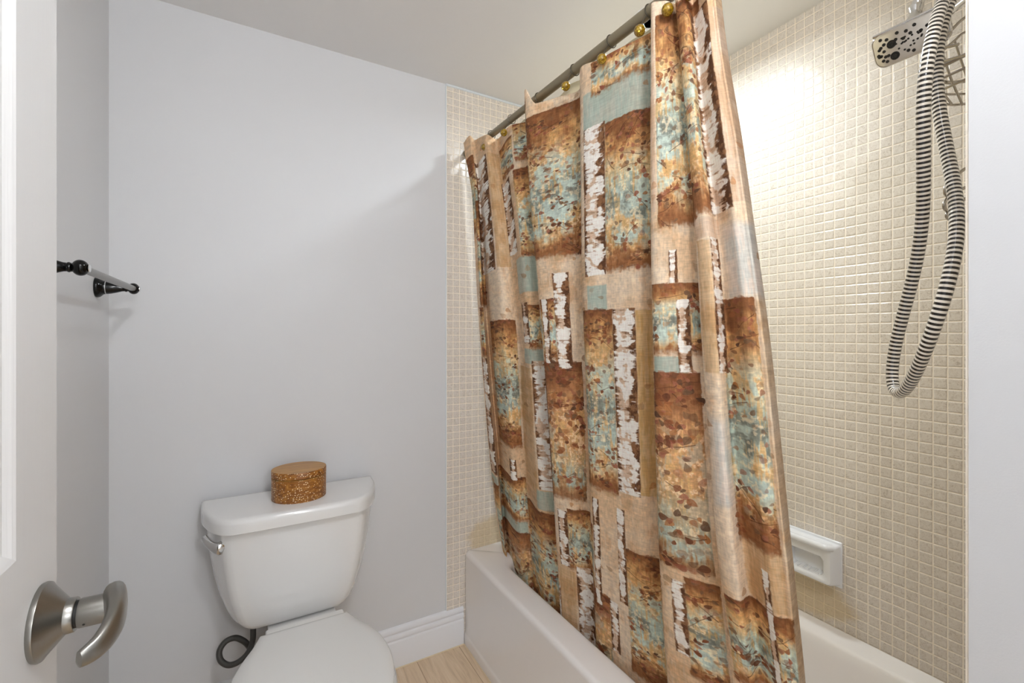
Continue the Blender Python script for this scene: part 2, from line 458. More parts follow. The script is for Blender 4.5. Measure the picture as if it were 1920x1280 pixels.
# ------------------------------------------------------------------ door, standing open along the left
DX, DY0, DY1 = -.175, -.123, .637
def door_leaf():
    z0, z1 = .012, 2.04
    panels = [(DY0 + .092, DY1 - .092, .24, .87), (DY0 + .092, DY1 - .092, 1.083, 1.93)]
    prof = [(0, 0), (.003, -.0015), (.009, -.0055), (.016, -.0065), (.024, -.0065), (.034, -.003), (.042, -.0018), (.046, -.0018)]
    V, F = [], []
    ys = [DY0, DY0 + .092, DY1 - .092, DY1]; zs = [z0, .24, .87, 1.083, 1.93, z1]
    def quad(side, y0, y1, za, zb):
        n = len(V); x = DX if side > 0 else DX - .035
        V.extend([(x, y0, za), (x, y1, za), (x, y1, zb), (x, y0, zb)]); F.append((n, n+1, n+2, n+3))
    for side in (1, -1):
        for i in range(3):
            for j in range(5):
                if i == 1 and j in (1, 3): continue
                quad(side, ys[i], ys[i+1], zs[j], zs[j+1])
        for (y0, y1, za, zb) in panels:
            rings = []
            for o, d in prof:
                x = DX + d if side > 0 else DX - .035 - d
                rings.append([Vector((x, y0+o, za+o)), Vector((x, y1-o, za+o)), Vector((x, y1-o, zb-o)), Vector((x, y0+o, zb-o))])
            v, f = loft(rings, False, True); n = len(V)
            V.extend(v); F.extend([tuple(k+n for k in q) for q in f])
    n = len(V)
    V.extend(box(DX-.035, DX, DY0, DY1, z0, z1)[0])
    F.extend([tuple(k+n for k in q) for q in [(2,3,7,6), (0,4,5,1), (0,2,6,4), (1,5,7,3)]])
    me_v, me_f = V, F
    o = obj('door_1', me_v, me_f, M['door'], None, False)
    bm = bmesh.new(); bm.from_mesh(o.data)
    bmesh.ops.remove_doubles(bm, verts=bm.verts, dist=1e-5)
    bmesh.ops.recalc_face_normals(bm, faces=bm.faces)
    bm.to_mesh(o.data); bm.free()
    o['kind'] = 'structure'
    return o
door = door_leaf()
HY, HZ = .594, 1.004
lever_path = spline([(-.121, .596, 1.0085), (-.1165, .580, 1.010), (-.1135, .560, 1.007), (-.115, .543, 1.003), (-.121, .530, .999), (-.1305, .521, .997)], 6)
def lever_handle():
    rings = []; m = len(lever_path)
    for i, p in enumerate(lever_path):
        t = i/(m-1)
        tg = (lever_path[min(i+1, m-1)] - lever_path[max(i-1, 0)]).normalized()
        up = Vector((0, 0, 1)); side = tg.cross(up).normalized()
        hz = .0185*(1-t)**.75 + .0045*t + .001 if t < .98 else .003
        hx = .0100*(1 - .6*t) if t < .98 else .0018
        if i == 0: hz, hx = hz*.93, hx*.8
        rings.append([p + up*(math.copysign(abs(math.sin(a))**.8, math.sin(a)))*hz + side*(math.copysign(abs(math.cos(a))**.8, math.cos(a)))*hx
                      for a in [2*PI*k/20 for k in range(20)]])
    return loft(rings)
handle = obj('lever_handle', *lever_handle(), M['nickel'], door)
obj('rose', *lathe((DX, HY, HZ), (1, 0, 0), [(0, .034), (.0025, .0348), (.0045, .0343), (.0055, .0325), (.0185, .0172), (.0195, .0160), (.0255, .0156), (.0262, .0150)], 48), M['nickel'], handle)
obj('neck_ring', *lathe((DX + .0262, HY, HZ), (1, 0, 0), [(0, .0122), (.0022, .0122)], 32), M['dark'], handle)
obj('shank', *lathe((DX + .0284, HY, HZ), (1, 0, 0), [(0, .0130), (.001, .0134), (.030, .0134), (.034, .0120)], 40), M['nickel'], handle)
obj('set_screw_hole', *lathe((DX + .034, HY - .0133*math.cos(.5), HZ - .0134*math.sin(.5)), (0, -math.cos(.5), -math.sin(.5)), [(0, .0011), (.0003, .0011)], 10), M['dark'], handle)

# ------------------------------------------------------------------ towel bar on the left wall
BX, BZ = -.288, 1.405
tb = empty('towel_bar', (XL, 1.39, BZ), 'short grey towel bar with turned black posts on the left wall', 'towel bar')
obj('bar', *lathe((BX, 1.170, BZ), (0, 1, 0), [(0, .0078), (.449, .0078)], 20), M['barsteel'], tb)
def post(y):
    prof = [(0, .027), (.004, .0275), (.008, .0262), (.013, .0215), (.016, .0185), (.0205, .0178)]
    p = obj('post', *lathe((XL, y, BZ), (1, 0, 0), prof + [(.0225, .0172), (.030, .0165), (.044, .0125), (.055, .0088), (.060, .0084), (.0615, .0096), (.0635, .0098), (.0655, .0086), (.0665, .0086)], 32), M['black'], tb)
    r = .0155; cx = XL + .0665 + .0125
    ball = [(-r*.84*math.cos(a), r*math.sin(a)) for a in [PI*k/16 for k in range(2, 15)]]
    obj('knob', *lathe((cx, y, BZ), (1, 0, 0), ball + [(r*.84, .0066), (r*.90, .0062), (r*.90, .004)], 32), M['black'], p)
    obj('collar_ring', *lathe((XL + .0205, y, BZ), (1, 0, 0), [(0, .0181), (.0018, .0181)], 32), M['chrome'], p)
    obj('end_ring', *lathe((cx + r*.84, y, BZ), (1, 0, 0), [(0, .0078), (.0010, .0076)], 24), M['chrome'], p)
post(1.170); post(1.619)

# ------------------------------------------------------------------ toilet
TCX = .121
to = empty('toilet', (.13, 1.40, 0), 'white two-piece toilet with its seat lid closed against the grey wall', 'toilet')
tplan = [(.262, 1.724), (.2605, 1.665), (.252, 1.605), (.238, 1.560), (.217, 1.517), (.207, 1.502), (.193, 1.4925), (.172, 1.4890), (.085, 1.4865), (0, 1.4865)]
plan = [(.262, 1.724), (.257, 1.655), (.247, 1.605), (.227, 1.550), (.204, 1.512), (.180, 1.494), (.150, 1.4885), (.075, 1.487), (0, 1.4865)]
half = plan[:-1] + [plan[-1]]
def tank_ring(sx, y_front, y_back, z, inset=0, half=half):
    pts = []
    for x, y in half: pts.append((x, y))
    for x, y in half[-2::-1]: pts.append((-x, y))
    pts = spline([(x, y, 0) for x, y in pts], 4)
    out = []
    for p in pts:
        f = (p.y - 1.4865)/(1.724 - 1.4865)
        out.append(Vector((TCX + p.x*sx*(1 - inset), y_front + (y_back - y_front)*f + 0, z)))
    return out
lid = [tank_ring(.985, 1.494, 1.722, .7125), tank_ring(1.0, 1.488, 1.724, .7155), tank_ring(1.0, 1.487, 1.724, .742), tank_ring(.995, 1.4885, 1.7235, .750),
       tank_ring(.980, 1.494, 1.722, .7555), tank_ring(.955, 1.502, 1.718, .7577)]
tank_rows = [(.394, .575, 1.572, 1.700), (.3955, .60, 1.563, 1.705), (.400, .64, 1.557, 1.708), (.410, .685, 1.552, 1.71), (.425, .73, 1.547, 1.715), (.455, .775, 1.540, 1.72), (.50, .83, 1.533, 1.722),
             (.55, .872, 1.527, 1.722), (.61, .908, 1.521, 1.722), (.66, .930, 1.516, 1.722), (.7125, .945, 1.512, 1.722)]
tank = obj('tank', *loft([tank_ring(s, a, b, z, 0, tplan) for z, s, a, b in tank_rows]), M['china'], to)
obj('tank_lid', *loft(lid), M['china'], to)
# flush lever: a small curved chrome scoop on the left front chamfer
fl = spline([(-.070, 1.535, .676), (-.086, 1.530, .674), (-.100, 1.540, .677), (-.113, 1.558, .684), (-.122, 1.580, .692)], 5)
def flush():
    rings = []; m = len(fl)
    for i, p in enumerate(fl):
        t = i/(m-1)
        tg = (fl[min(i+1, m-1)] - fl[max(i-1, 0)]).normalized(); up = Vector((0, 0, 1)); sd = tg.cross(up).normalized()
        hz = [.013, .0205][i > 1]*(1 - .5*t) if i < m-1 else .004
        hx = .0085 if i < m-1 else .002
        rings.append([p + up*math.sin(a)*hz*(1.25 if math.sin(a) < 0 else .8) + sd*math.cos(a)*hx + sd*.004*math.sin(a)**2 for a in [2*PI*k/18 for k in range(18)]])
    return loft(rings)
obj('flush_lever', *flush(), M['chrome'], to)

SCX = .136
SEATY = [(1.479, .119), (1.455, .128), (1.43, .138), (1.384, .161), (1.345, .176), (1.319, .183), (1.266, .1895), (1.222, .189), (1.173, .182), (1.127, .169), (1.09, .151), (1.06, .128), (1.04, .100), (1.028, .062)]
def seat_ring(z, grow=0., y_back=1.479):
    h = [(w, y) for y, w in SEATY if y <= y_back + 1e-6]
    pts = [(w, y) for w, y in h] + [(0, 1.024)] + [(-w, y) for w, y in h[::-1]]
    sp = spline([(x, y, 0) for x, y in pts], 4)
    out = []
    for p in sp:
        fx = (abs(p.x) + grow)/max(abs(p.x), 1e-6) if abs(p.x) > .05 else (1 + grow/.05)
        fy = p.y + (-grow*max(0, min(1, (1.22 - p.y)/.18))) + (grow*max(0, min(1, (p.y - 1.40)/.08))*.6)
        out.append(Vector((SCX + p.x*fx, fy, z)))
    return out
obj('seat_lid', *loft([seat_ring(.4065, -.004), seat_ring(.408, 0), seat_ring(.4165, 0), seat_ring(.4195, -.003), seat_ring(.4235, -.024), seat_ring(.4245, -.034)]), M['seat'], to, angle=60)
obj('seat', *loft([seat_ring(.388, -.006), seat_ring(.390, -.001), seat_ring(.4005, .001), seat_ring(.4035, -.003)]), M['seat'], to)
obj('seat_hinge', *loft([rrect(SCX + .004, 1.495, .108, .017, .006, z) for z in (.386, .410)] + [rrect(SCX + .004, 1.495, .105, .014, .005, .4135)]), M['seat'], to)
def bowl():
    R = []
    for z, g in ((.383, -.004), (.386, .004), (.376, .009), (.355, .006), (.33, -.012), (.29, -.040)):
        R.append(seat_ring(z, g))
    base = seat_ring(.0, 0)
    for z, k, yo in ((.22, .60, .02), (.14, .50, .03), (.06, .52, .03), (.015, .58, .03), (.0, .59, .03)):
        R.append([Vector((SCX + (p.x - SCX)*k, 1.30 + (p.y - 1.30)*(k + .12) + yo, z)) for p in base])
    return loft(R[::-1])
obj('bowl', *bowl(), M['china'], to)
obj('deck', *loft([rrect(SCX, 1.585, .075, .10, .03, .05), rrect(SCX, 1.585, .085, .115, .03, .25), rrect(SCX, 1.59, .098, .125, .03, .36), rrect(SCX, 1.59, .096, .122, .03, .389)]), M['china'], to)

def uv_sweep(name, path, r, n, pitch, mat, parent=None):
    v, f = sweep(path, r, n)
    o = obj(name, v, f, mat, parent, True, 60)
    L = [0]
    for a, b in zip(path, path[1:]): L.append(L[-1] + (Vector(b) - Vector(a)).length)
    uvl = o.data.uv_layers.new(name='UVMap')
    for poly in o.data.polygons:
        ks = [o.data.loops[i].vertex_index % n for i in poly.loop_indices]
        wrap = max(ks) - min(ks) > n//2
        for i in poly.loop_indices:
            vi = o.data.loops[i].vertex_index; k = vi % n
            if wrap and k < n//2: k += n
            uvl.data[i].uv = (L[min(vi//n, len(L)-1)]/pitch, k/n)
    return o
coil = spline([(.000, 1.645, .393), (.001, 1.640, .352), (-.001, 1.637, .318), (-.013, 1.634, .289), (-.037, 1.634, .270), (-.064, 1.638, .2665), (-.085, 1.645, .284),
               (-.0885, 1.652, .310), (-.073, 1.657, .330), (-.049, 1.660, .332), (-.028, 1.662, .316), (-.012, 1.666, .292), (.004, 1.675, .250), (.02, 1.700, .205), (.025, 1.7435, .19)], 8)
hs = uv_sweep('water_supply_hose', coil, .0084, 16, .006, M['braid'])
tag(hs, 'dark grey braided supply hose looped below the toilet tank', 'hose')

# ------------------------------------------------------------------ wooden box on the tank
bx = empty('trinket_box', (.13, 1.61, .7577), 'oval brown wooden box speckled with white dots on the toilet tank', 'box')
def oval(z, k=1.0):
    r = math.radians(-8); a, b = .0805*k, .071*k
    return [Vector((.130 + a*math.cos(t)*math.cos(r) - b*math.sin(t)*math.sin(r), 1.611 + a*math.cos(t)*math.sin(r) + b*math.sin(t)*math.cos(r), z)) for t in [2*PI*i/72 for i in range(72)]]
obj('body', *loft([oval(.7577, .985), oval(.7590, .995), oval(.827, .995), oval(.828, .97)]), M['box'], bx)
obj('lid', *loft([oval(.8300, .985), oval(.8310, 1.0), oval(.8495, 1.0), oval(.8505, .99)]), M['box'], bx)

# ------------------------------------------------------------------ bathtub
def tub():
    cx0, cy0 = (XT + XR)/2, (YF + YB - .004)/2
    hx0, hy0 = (XR - XT)/2, (YB - .004 - YF)/2 
    def outer(x0, z, r, inset=0): return rrect((x0 + XR - .0005)/2, cy0, (XR - .0005 - x0)/2 - 0, hy0 - .0005 - inset*0, r, z, 8)
    def lift(ring):       # the ledge along the tiled walls climbs a little
        for p in ring:
            p.z += .020*max(0, min(1, (p.x - 1.49)/.03))
        return ring
    R = [outer(.7605, 0, .004), outer(.7605, .034, .004), outer(.7635, .040, .004), outer(.7675, .046, .004), outer(.7670, .360, .008)]
    for k in range(1, 6):
        a = PI/2*k/5
        R.append(outer(.7670 + .018*(1 - math.cos(a)), .360 + .018*math.sin(a), .008))
    for q in R[-1:]: lift(q)
    ix0, ix1, iy0, iy1 = .858, 1.487, .335, 1.615
    def inner(o, z, r): return rrect((ix0 + ix1)/2, (iy0 + iy1)/2, (ix1 - ix0)/2 - o, (iy1 - iy0)/2 - o*1.3, r, z, 8)
    R.append(lift(rrect((ix0 + ix1)/2 + .0, (iy0 + iy1)/2, (ix1 - ix0)/2 + .012, (iy1 - iy0)/2 + .012, .11, .379, 8)))
    R += [inner(0, .3775, .10), inner(.007, .373, .10), inner(.012, .364, .10), inner(.018, .34, .10), inner(.034, .22, .10), inner(.05, .13, .11), inner(.075, .095, .12), inner(.13, .08, .12)]
    return loft(R, True, True)
tb_ = obj('bathtub', *tub(), M['tub'], None, True, 50)
tag(tb_, 'white alcove bathtub with a glossy apron behind the shower curtain', 'bathtub')

# ------------------------------------------------------------------ soap dish on the long wall
sd = empty('soap_dish', (XR, .765, .59), 'white ceramic soap dish with grab bar on the tiled wall', 'soap dish')
y0, y1 = .684, .852
rbox('back_plate', XR - .006, XR, y0, y1, .524, .660, .003, M['dish'], sd)
def dish_shell():
    # outside profile in y-z, pushed out to x = XR-.046, with a hollow behind the front opening
    def ring(x, iy, iz0, iz1, r):
        return [Vector((x, p.x, p.y)) for p in rrect((y0 + y1)/2, (.528 + .655)/2 + (iz0 - iz1)/2, (y1 - y0)/2 - iy, .0635 - (iz0 + iz1)/2, r, 0, 6)]
    R = [ring(XR - .006, .004, .003, .003, .006), ring(XR - .040, .010, .007, .005, .010), ring(XR - .046, .013, .010, .009, .010), ring(XR - .047, .018, .014, .014, .008),
         ring(XR - .046, .030, .024, .040, .010), ring(XR - .042, .034, .028, .043, .012), ring(XR - .012, .037, .031, .046, .012)]
    return loft(R, True, True)
obj('tray', *dish_shell(), M['dish'], sd)
obj('grab_bar', *sweep(spline([(XR - .036, y0 + .012, .648), (XR - .050, y0 + .020, .650), (XR - .054, y0 + .034, .650), (XR - .054, y1 - .034, .650), (XR - .050, y1 - .020, .650), (XR - .036, y1 - .012, .648)], 6), .0095, 16), M['dish'], sd)
for i in range(6):
    y = y0 + .046 + i*.0155
    obj('drain_rib', *sweep([(XR - .040, y, .5565), (XR - .016, y, .5595)], .0022, 8), M['dish'], sd)
# ------------------------------------------------------------------ curtain rod
RX = .775
def rod_z(y): return 2.003 + .028*(y - .728)
rodE = empty('curtain_rod', (RX, .98, rod_z(.98)), 'bronze grey shower curtain rod below the ceiling', 'curtain rod')
dirv = Vector((0, 1, .028)).normalized()
def rp(y): return Vector((RX, y, rod_z(y)))
rd = obj('tube', *lathe(rp(YF + .012), dirv, [(0, .0135), (1.02, .0135), (1.022, .0115), (1.50, .0115)], 24), M['rod'], rodE)
obj('end_flange', *lathe(rp(YF), dirv, [(0, .024), (.006, .024), (.016, .0155), (.03, .0145)], 28), M['rod'], rodE)
obj('end_flange', *lathe(rp(YB - .0045), -dirv, [(0, .0165), (.004, .0165), (.010, .0140), (.02, .0130)], 28), M['rod'], rodE)

# ------------------------------------------------------------------ shower curtain
XY = np.array(CUR_XY); ZK = np.array(CUR_Z); NC = XY.shape[0]; SUB = 14
def cr(a, b, c, d, t): return .5*((2*b) + (c-a)*t + (2*a-5*b+4*c-d)*t*t + (-a+3*b-3*c+d)*t**3)
_o = np.argsort(ZK)
from functools import lru_cache
@lru_cache(None)
def col_at(i, z):
    # smooth interpolation down a fold line
    zz = ZK[_o]; q = XY[i][_o]
    k = int(np.clip(np.searchsorted(zz, z) - 1, 0, len(zz)-2)); t = float((z - zz[k])/(zz[k+1]-zz[k])); t = min(max(t, -.3), 1.3)
    g = lambda m: q[min(max(m, 0), len(zz)-1)]
    return cr(g(k-1), g(k), g(k+1), g(k+2), t) if 0 <= t <= 1 else g(k)*(1-t) + g(k+1)*t
# top hem: how far above/below the rod centre each fold starts
TOPO = [.016, .020, .004, -.016, -.020, -.030, -.036, .008, -.044, -.050, -.028, -.040, -.046, -.034, -.020, -.022, -.03, -.02, -.02, -.03, -.025, -.028, -.03, -.03]
def curtain_grid(nrow, zlow, cols=range(NC)):
    c0, c1 = min(cols), max(cols)
    us, tops = [], []
    for i in range(c0, c1):
        for s in range(SUB): us.append(i + s/SUB)
    us.append(c1)
    V = []
    grid = np.zeros((nrow, len(us), 3))
    for k, u in enumerate(us):
        i = min(int(u), NC-2); t = u - i
        ytop = XY[i, 0, 1]*(1-t) + XY[i+1, 0, 1]*t
        tt = min(1, t*2.2) if i == 7 else t
        sm = tt*tt*(3-2*tt)
        top = rod_z(ytop) + TOPO[i]*(1-sm) + TOPO[i+1]*sm
        for j in range(nrow):
            r = (j/(nrow-1))**1.15
            z = round(top + (zlow - top)*r, 5)
            p = cr(col_at(max(i-1, 0), z), col_at(i, z), col_at(i+1, z), col_at(min(i+2, NC-1), z), t)
            grid[j, k] = (p[0], p[1], z)
    return us, grid
NROW = 130
us, G = curtain_grid(NROW, .15)
# faint drag wrinkles
rs = np.random.RandomState(3)
for _ in range(26):
    k0 = rs.uniform(0, len(us)); z0 = rs.uniform(.3, 1.9); a = rs.uniform(-.0025, .0025); w = rs.uniform(4, 10); h = rs.uniform(.08, .3); sl = rs.uniform(-40, 40)
    kk = np.arange(len(us))[None, :]
    G[:, :, 0] += a*np.exp(-(((kk - k0 - sl*(G[:, :, 2]-z0))/w)**2) - ((G[:, :, 2]-z0)/h)**2)
UW, UH, Z0 = CUR_U[-1], 1.92, .15
uk = np.interp(us, range(NC), CUR_U)

def cloth(name, G, uk, mat, parent, thick):
    nr, nc = G.shape[:2]
    V = [tuple(map(float, p)) for p in G.reshape(-1, 3)]
    F = [(j*nc+k, j*nc+k+1, (j+1)*nc+k+1, (j+1)*nc+k) for j in range(nr-1) for k in range(nc-1)]
    me = bpy.data.meshes.new(name); me.from_pydata(V, [], F)
    uvl = me.uv_layers.new(name='UVMap')
    vi = np.zeros(len(me.loops), dtype=np.int32); me.loops.foreach_get('vertex_index', vi)
    uv = np.stack([np.asarray(uk)[vi % nc]/UW, (G.reshape(-1, 3)[vi, 2] - Z0)/UH], -1).astype(np.float32)
    uvl.data.foreach_set('uv', uv.ravel())
    o = link(name, me, mat, parent, True, 180)
    if thick:
        s = o.modifiers.new('cloth thickness', 'SOLIDIFY'); s.thickness = thick; s.offset = 0
    return o

def print_image():
    """the printed fabric, drawn here pixel by pixel: birch trunks and leafy panels on tan"""
    W, H = 1280, 2816
    rs = np.random.RandomState(11)
    mx, mz = UW/W, UH/H
    X = (np.arange(W) + .5)*mx; Zz = (np.arange(H) + .5)*mz + Z0
    def noise(cx, cz, octv=3, seed=0):
        r = np.random.RandomState(seed); out = np.zeros((H, W), np.float32); amp = 1; tot = 0
        for _ in range(octv):
            nx, nz = int(UW/cx)+3, int(UH/cz)+3
            g = r.rand(nz, nx).astype(np.float32)
            fx = np.arange(W)*mx/cx; fz = np.arange(H)*mz/cz
            ix = fx.astype(int); iz = fz.astype(int); tx = fx-ix; tz = fz-iz
            tx = (tx*tx*(3-2*tx)).astype(np.float32); tz = (tz*tz*(3-2*tz)).astype(np.float32)
            a = g[:, ix]*(1-tx) + g[:, ix+1]*tx
            b = a[iz]*(1-tz)[:, None] + a[iz+1]*tz[:, None]
            out += amp*b; tot += amp; amp *= .55; cx /= 2.1; cz /= 2.1
        return out/tot
    big = noise(.09, .16, 4, 1); med = noise(.028, .04, 4, 2); fine = noise(.006, .007, 3, 3)
    hst = noise(.020, .0055, 3, 4); vst = noise(.004, .05, 3, 5); bl = noise(.013, .022, 3, 6)
    weave = noise(.0016, .012, 1, 8)*.5 + noise(.012, .0016, 1, 9)*.5
    c3 = lambda *c: np.array(c, np.float32)/255
    def lerp(a, b, t): return a + (b-a)*t[..., None]
    img = np.zeros((H, W, 3), np.float32)
    sm = lambda x, a, b: np.clip((x-a)/(b-a), 0, 1)**2*(3-2*np.clip((x-a)/(b-a), 0, 1))
    img[:] = lerp(c3(228,190,146), c3(240,216,184), sm(big, .35, .65))
    img[:] = lerp(img, np.broadcast_to(c3(208,156,104), img.shape), .5*sm(med, .52, .75))
    img[:] = lerp(img, np.broadcast_to(c3(234,208,178), img.shape), .6*sm(vst*.5+big*.5, .52, .66))
    TREE = [(0,(124,72,40)),(.06,(150,92,50)),(.16,(202,142,80)),(.30,(226,176,110)),(.40,(216,194,146)),(.47,(184,198,180)),(.55,(134,140,124)),(.60,(136,140,124)),(.66,(186,200,186)),(.74,(220,186,132)),(.84,(212,156,92)),(.92,(160,98,54)),(1,(138,84,48))]
    BROWN = [(0,(122,70,42)),(.10,(148,90,52)),(.28,(190,126,76)),(.46,(216,160,104)),(.58,(208,152,96)),(.68,(188,164,124)),(.80,(172,188,174)),(.90,(176,132,86)),(1,(140,88,54))]
    def grad(stops, v):
        p = [s[0] for s in stops]
        return np.stack([np.interp(v, p, [s[1][k]/255 for s in stops]) for k in range(3)], -1).astype(np.float32)
    def win(x0, x1, z0, z1, m):
        i0, i1 = max(int((x0-m)/mx), 0), min(int((x1+m)/mx)+1, W)
        j0, j1 = max(int((z0-m-Z0)/mz), 0), min(int((z1+m-Z0)/mz)+1, H)
        return slice(j0, j1), slice(i0, i1)
    def mask(x0, x1, z0, z1, s, soft, rag):
        xx = X[None, s[1]]; zz = Zz[s[0], None]
        d = np.minimum(np.minimum(xx-x0, x1-xx), np.minimum(zz-z0, z1-zz) + 0*xx)
        return sm(d + (fine[s]-.5)*rag + (med[s]-.5)*rag, -soft, soft)
    def leaf(cx, cz, L, w, ang, col, al, heart=False):
        s = win(cx, cx, cz, cz, L)
        if s[0].start >= s[0].stop or s[1].start >= s[1].stop: return
        dx = X[None, s[1]] - cx; dz = Zz[s[0], None] - cz
        a = (dx*math.cos(ang) + dz*math.sin(ang))/L + .5; b = (-dx*math.sin(ang) + dz*math.cos(ang))/L
        ac = np.clip(a, 0, 1)
        hw = w*np.sin(PI*ac**(.55 if heart else .75))**.9
        d = hw - np.abs(b + .06*np.sin(4*ac)); d = np.where((a <= 0) | (a >= 1), -1, d)
        k = sm(d, -.02, .03)*al*(.75 + .5*fine[s])
        vein = sm(.018 - np.abs(b), 0, .012)*(a > .08)*(a < .95)
        img[s] = lerp(img[s], np.broadcast_to(c3(*col), img[s].shape), np.clip(k, 0, 1))
        img[s] = lerp(img[s], img[s]*.72, np.clip(vein*k, 0, 1))
    def twig(x, z, ang, L, box_, r0=.0011):
        n = int(L/.0012); tt = rs.uniform(-.6, .6)
        for q in range(n):
            ang += rs.normal(0, .05) + tt*.012
            x += math.cos(ang)*.0012; z += math.sin(ang)*.0012
            if not (box_[0] < x < box_[1] and box_[2] < z < box_[3]): return x, z, ang
            r = r0*(1 - .6*q/n); s = win(x, x, z, z, r*1.6)
            d2 = np.hypot(X[None, s[1]]-x, Zz[s[0], None]-z)
            img[s] = lerp(img[s], np.broadcast_to(c3(70,38,22), img[s].shape), .6*sm(r*1.3-d2, 0, r))
        return x, z, ang
    LEAF = [(104,56,34), (132,70,40), (158,88,48), (92,60,42), (150,78,54), (122,86,58), (184,112,60), (172,98,70)]
    def foliage(x0, x1, z0, z1, dens, size):
        area = (x1-x0)*(z1-z0); b_ = (x0, x1, z0, z1)
        def pick(): return LEAF[rs.randint(len(LEAF))]
        for _ in range(int(area*dens)):
            f = rs.rand(); zz = z0 + (z1-z0)*(1-.55*f*f if rs.rand() < .6 else f)
            leaf(rs.uniform(x0+.003, x1-.003), zz, size*rs.uniform(.6, 1.2), rs.uniform(.24, .42), rs.uniform(0, 2*PI), pick(), rs.uniform(.25, .6), rs.rand() < .5)
        for _ in range(int(3 + area/.0019)):
            sx = rs.uniform(x0, x1); sz = rs.choice([rs.uniform(z0+(z1-z0)*.6, z1), rs.uniform(z0, z0+(z1-z0)*.3), rs.uniform(z0, z1)])
            ang = rs.uniform(-.9, .9) + (0 if rs.rand() < .5 else PI); L = rs.uniform(.03, .09)
            ex, ez, ea = twig(sx, sz, ang, L, b_)
            for _ in range(rs.randint(3, 8)):
                t = rs.rand(); lx = sx + (ex-sx)*t + rs.normal(0, .008); lz = sz + (ez-sz)*t + rs.normal(0, .008)
                if x0+.002 < lx < x1-.002 and z0+.002 < lz < z1-.002:
                    leaf(lx, lz, size*rs.uniform(.6, 1.2), rs.uniform(.24, .4), rs.uniform(0, 2*PI), pick(), rs.uniform(.6, .95), rs.rand() < .5)
    def tree(x0, x1, z0, z1, stops, brown=False):
        s = win(x0, x1, z0, z1, .016)
        xx = X[None, s[1]]; zz = Zz[s[0], None]
        rag = (fine[s]-.5)*.004 + (med[s]-.5)*.004
        d = np.minimum(np.minimum(xx-x0, x1-xx), z1-zz) + rag
        m = sm(d, -.0014, .0014)*sm(zz - z0 + (fine[s]-.5)*.018 + (vst[s]-.5)*.008, -.008, .012)
        v = np.clip((z1-zz)/(z1-z0) + 0*xx, 0, 1)
        v2 = np.clip(v + (med[s]-.5)*.42 + (big[s]-.5)*.25 + (vst[s]-.5)*.18, 0, 1)
        edge = np.clip(np.minimum(v, 1-v)/.10, 0, 1); v2 = v2*edge + v*(1-edge)
        col = grad(stops, v2)
        mid_ = sm(.40-np.abs(v-.56), 0, .22)
        flat_ = lambda c: np.broadcast_to(c3(*c), col.shape)
        teal = sm(1-med[s]*.6-bl[s]*.4, .50, .60)*mid_*(.45 if brown else .9)
        col = lerp(col, flat_((192,208,194)), teal)
        gold = sm(vst[s]*.55+med[s]*.45, .53, .62)*mid_
        col = lerp(col, flat_((228,178,108)), .75*gold)
        smoke = sm(hst[s]*.3+big[s]*.3+bl[s]*.4, .50, .60)*sm(.10-np.abs(v-.54), 0, .08)*(0 if brown else .7)
        col = lerp(col, flat_((116,118,106)), smoke)
        dark = sm(vst[s]*.4+bl[s]*.6, .53, .64)*sm(np.abs(v-.5), .18, .46)
        col = lerp(col, flat_((134,80,44)), .5*dark)
        hi = sm(fine[s]*.5+bl[s]*.5, .56, .66)*mid_
        col = lerp(col, flat_((244,220,178)), .6*hi)
        ex = np.minimum(xx-x0, x1-xx)
        col = lerp(col, col*.82, sm(.006-ex, 0, .006)*.6 + 0*v)
        col *= (.86 + .34*fine[s])[..., None]
        img[s] = lerp(img[s], col, m)
        foliage(x0, x1, z0, z1, 1500 if brown else 1900, .019 if brown else .0125)
    def birch(x0, x1, z0, z1):
        s = win(x0, x1, z0, z1, .004); w = x1-x0
        m = mask(x0, x1, z0, z1, s, .0012, .003)
        xx = (X[None, s[1]]-x0)/w; zz = Zz[s[0], None] + 0*xx
        ph = rs.rand()*9; c0 = .40 + .1*rs.rand()
        per = .075 + .03*rs.rand()
        wave = .5 + .5*np.sin(2*PI*zz/per + ph + (med[s]-.5)*9 + (big[s]-.5)*14)
        ragged = (hst[s]-.5)*.75 + (bl[s]-.5)*.65 + (med[s]-.5)*.5
        base = lerp(np.broadcast_to(c3(252,244,234), img[s].shape), np.broadcast_to(c3(208,164,124), img[s].shape), .75*sm(1-wave + (hst[s]-.5)*.9, .55, .85))
        streak = sm(hst[s]*.7+fine[s]*.3, .60, .70)
        base = lerp(base, np.broadcast_to(c3(150,100,66), base.shape), .55*streak)
        wr = (1-c0-.10) - .34*wave
        wl = c0 - .34 + .10*(1-wave)
        r = sm(xx - (1-wr*.9) + ragged*.55, -.05, .09)
        l = sm(wl*.75 - xx + ragged*.5, -.05, .09)
        d = np.clip(np.maximum(r, l), 0, 1)
        dk = lerp(np.broadcast_to(c3(84,48,28), base.shape), np.broadcast_to(c3(140,90,54), base.shape), sm(fine[s]*.6+bl[s]*.4, .45, .65))
        base = lerp(base, dk, d*.95)
        img[s] = lerp(img[s], base, m)
    def flat(x0, x1, z0, z1, c, c2, soft, al):
        s = win(x0, x1, z0, z1, soft*2+.004)
        m = mask(x0, x1, z0, z1, s, soft, .004)*al
        col = lerp(np.broadcast_to(c3(*c), img[s].shape), np.broadcast_to(c3(*c2), img[s].shape), sm(med[s]*.6+vst[s]*.4, .4, .62))
        img[s] = lerp(img[s], col, m)
    img *= (.90 + .2*fine)[..., None]
    order = dict(Y=0, L=0, G=0, W=0, C=1, T=2, H=2, B=3, b=3)
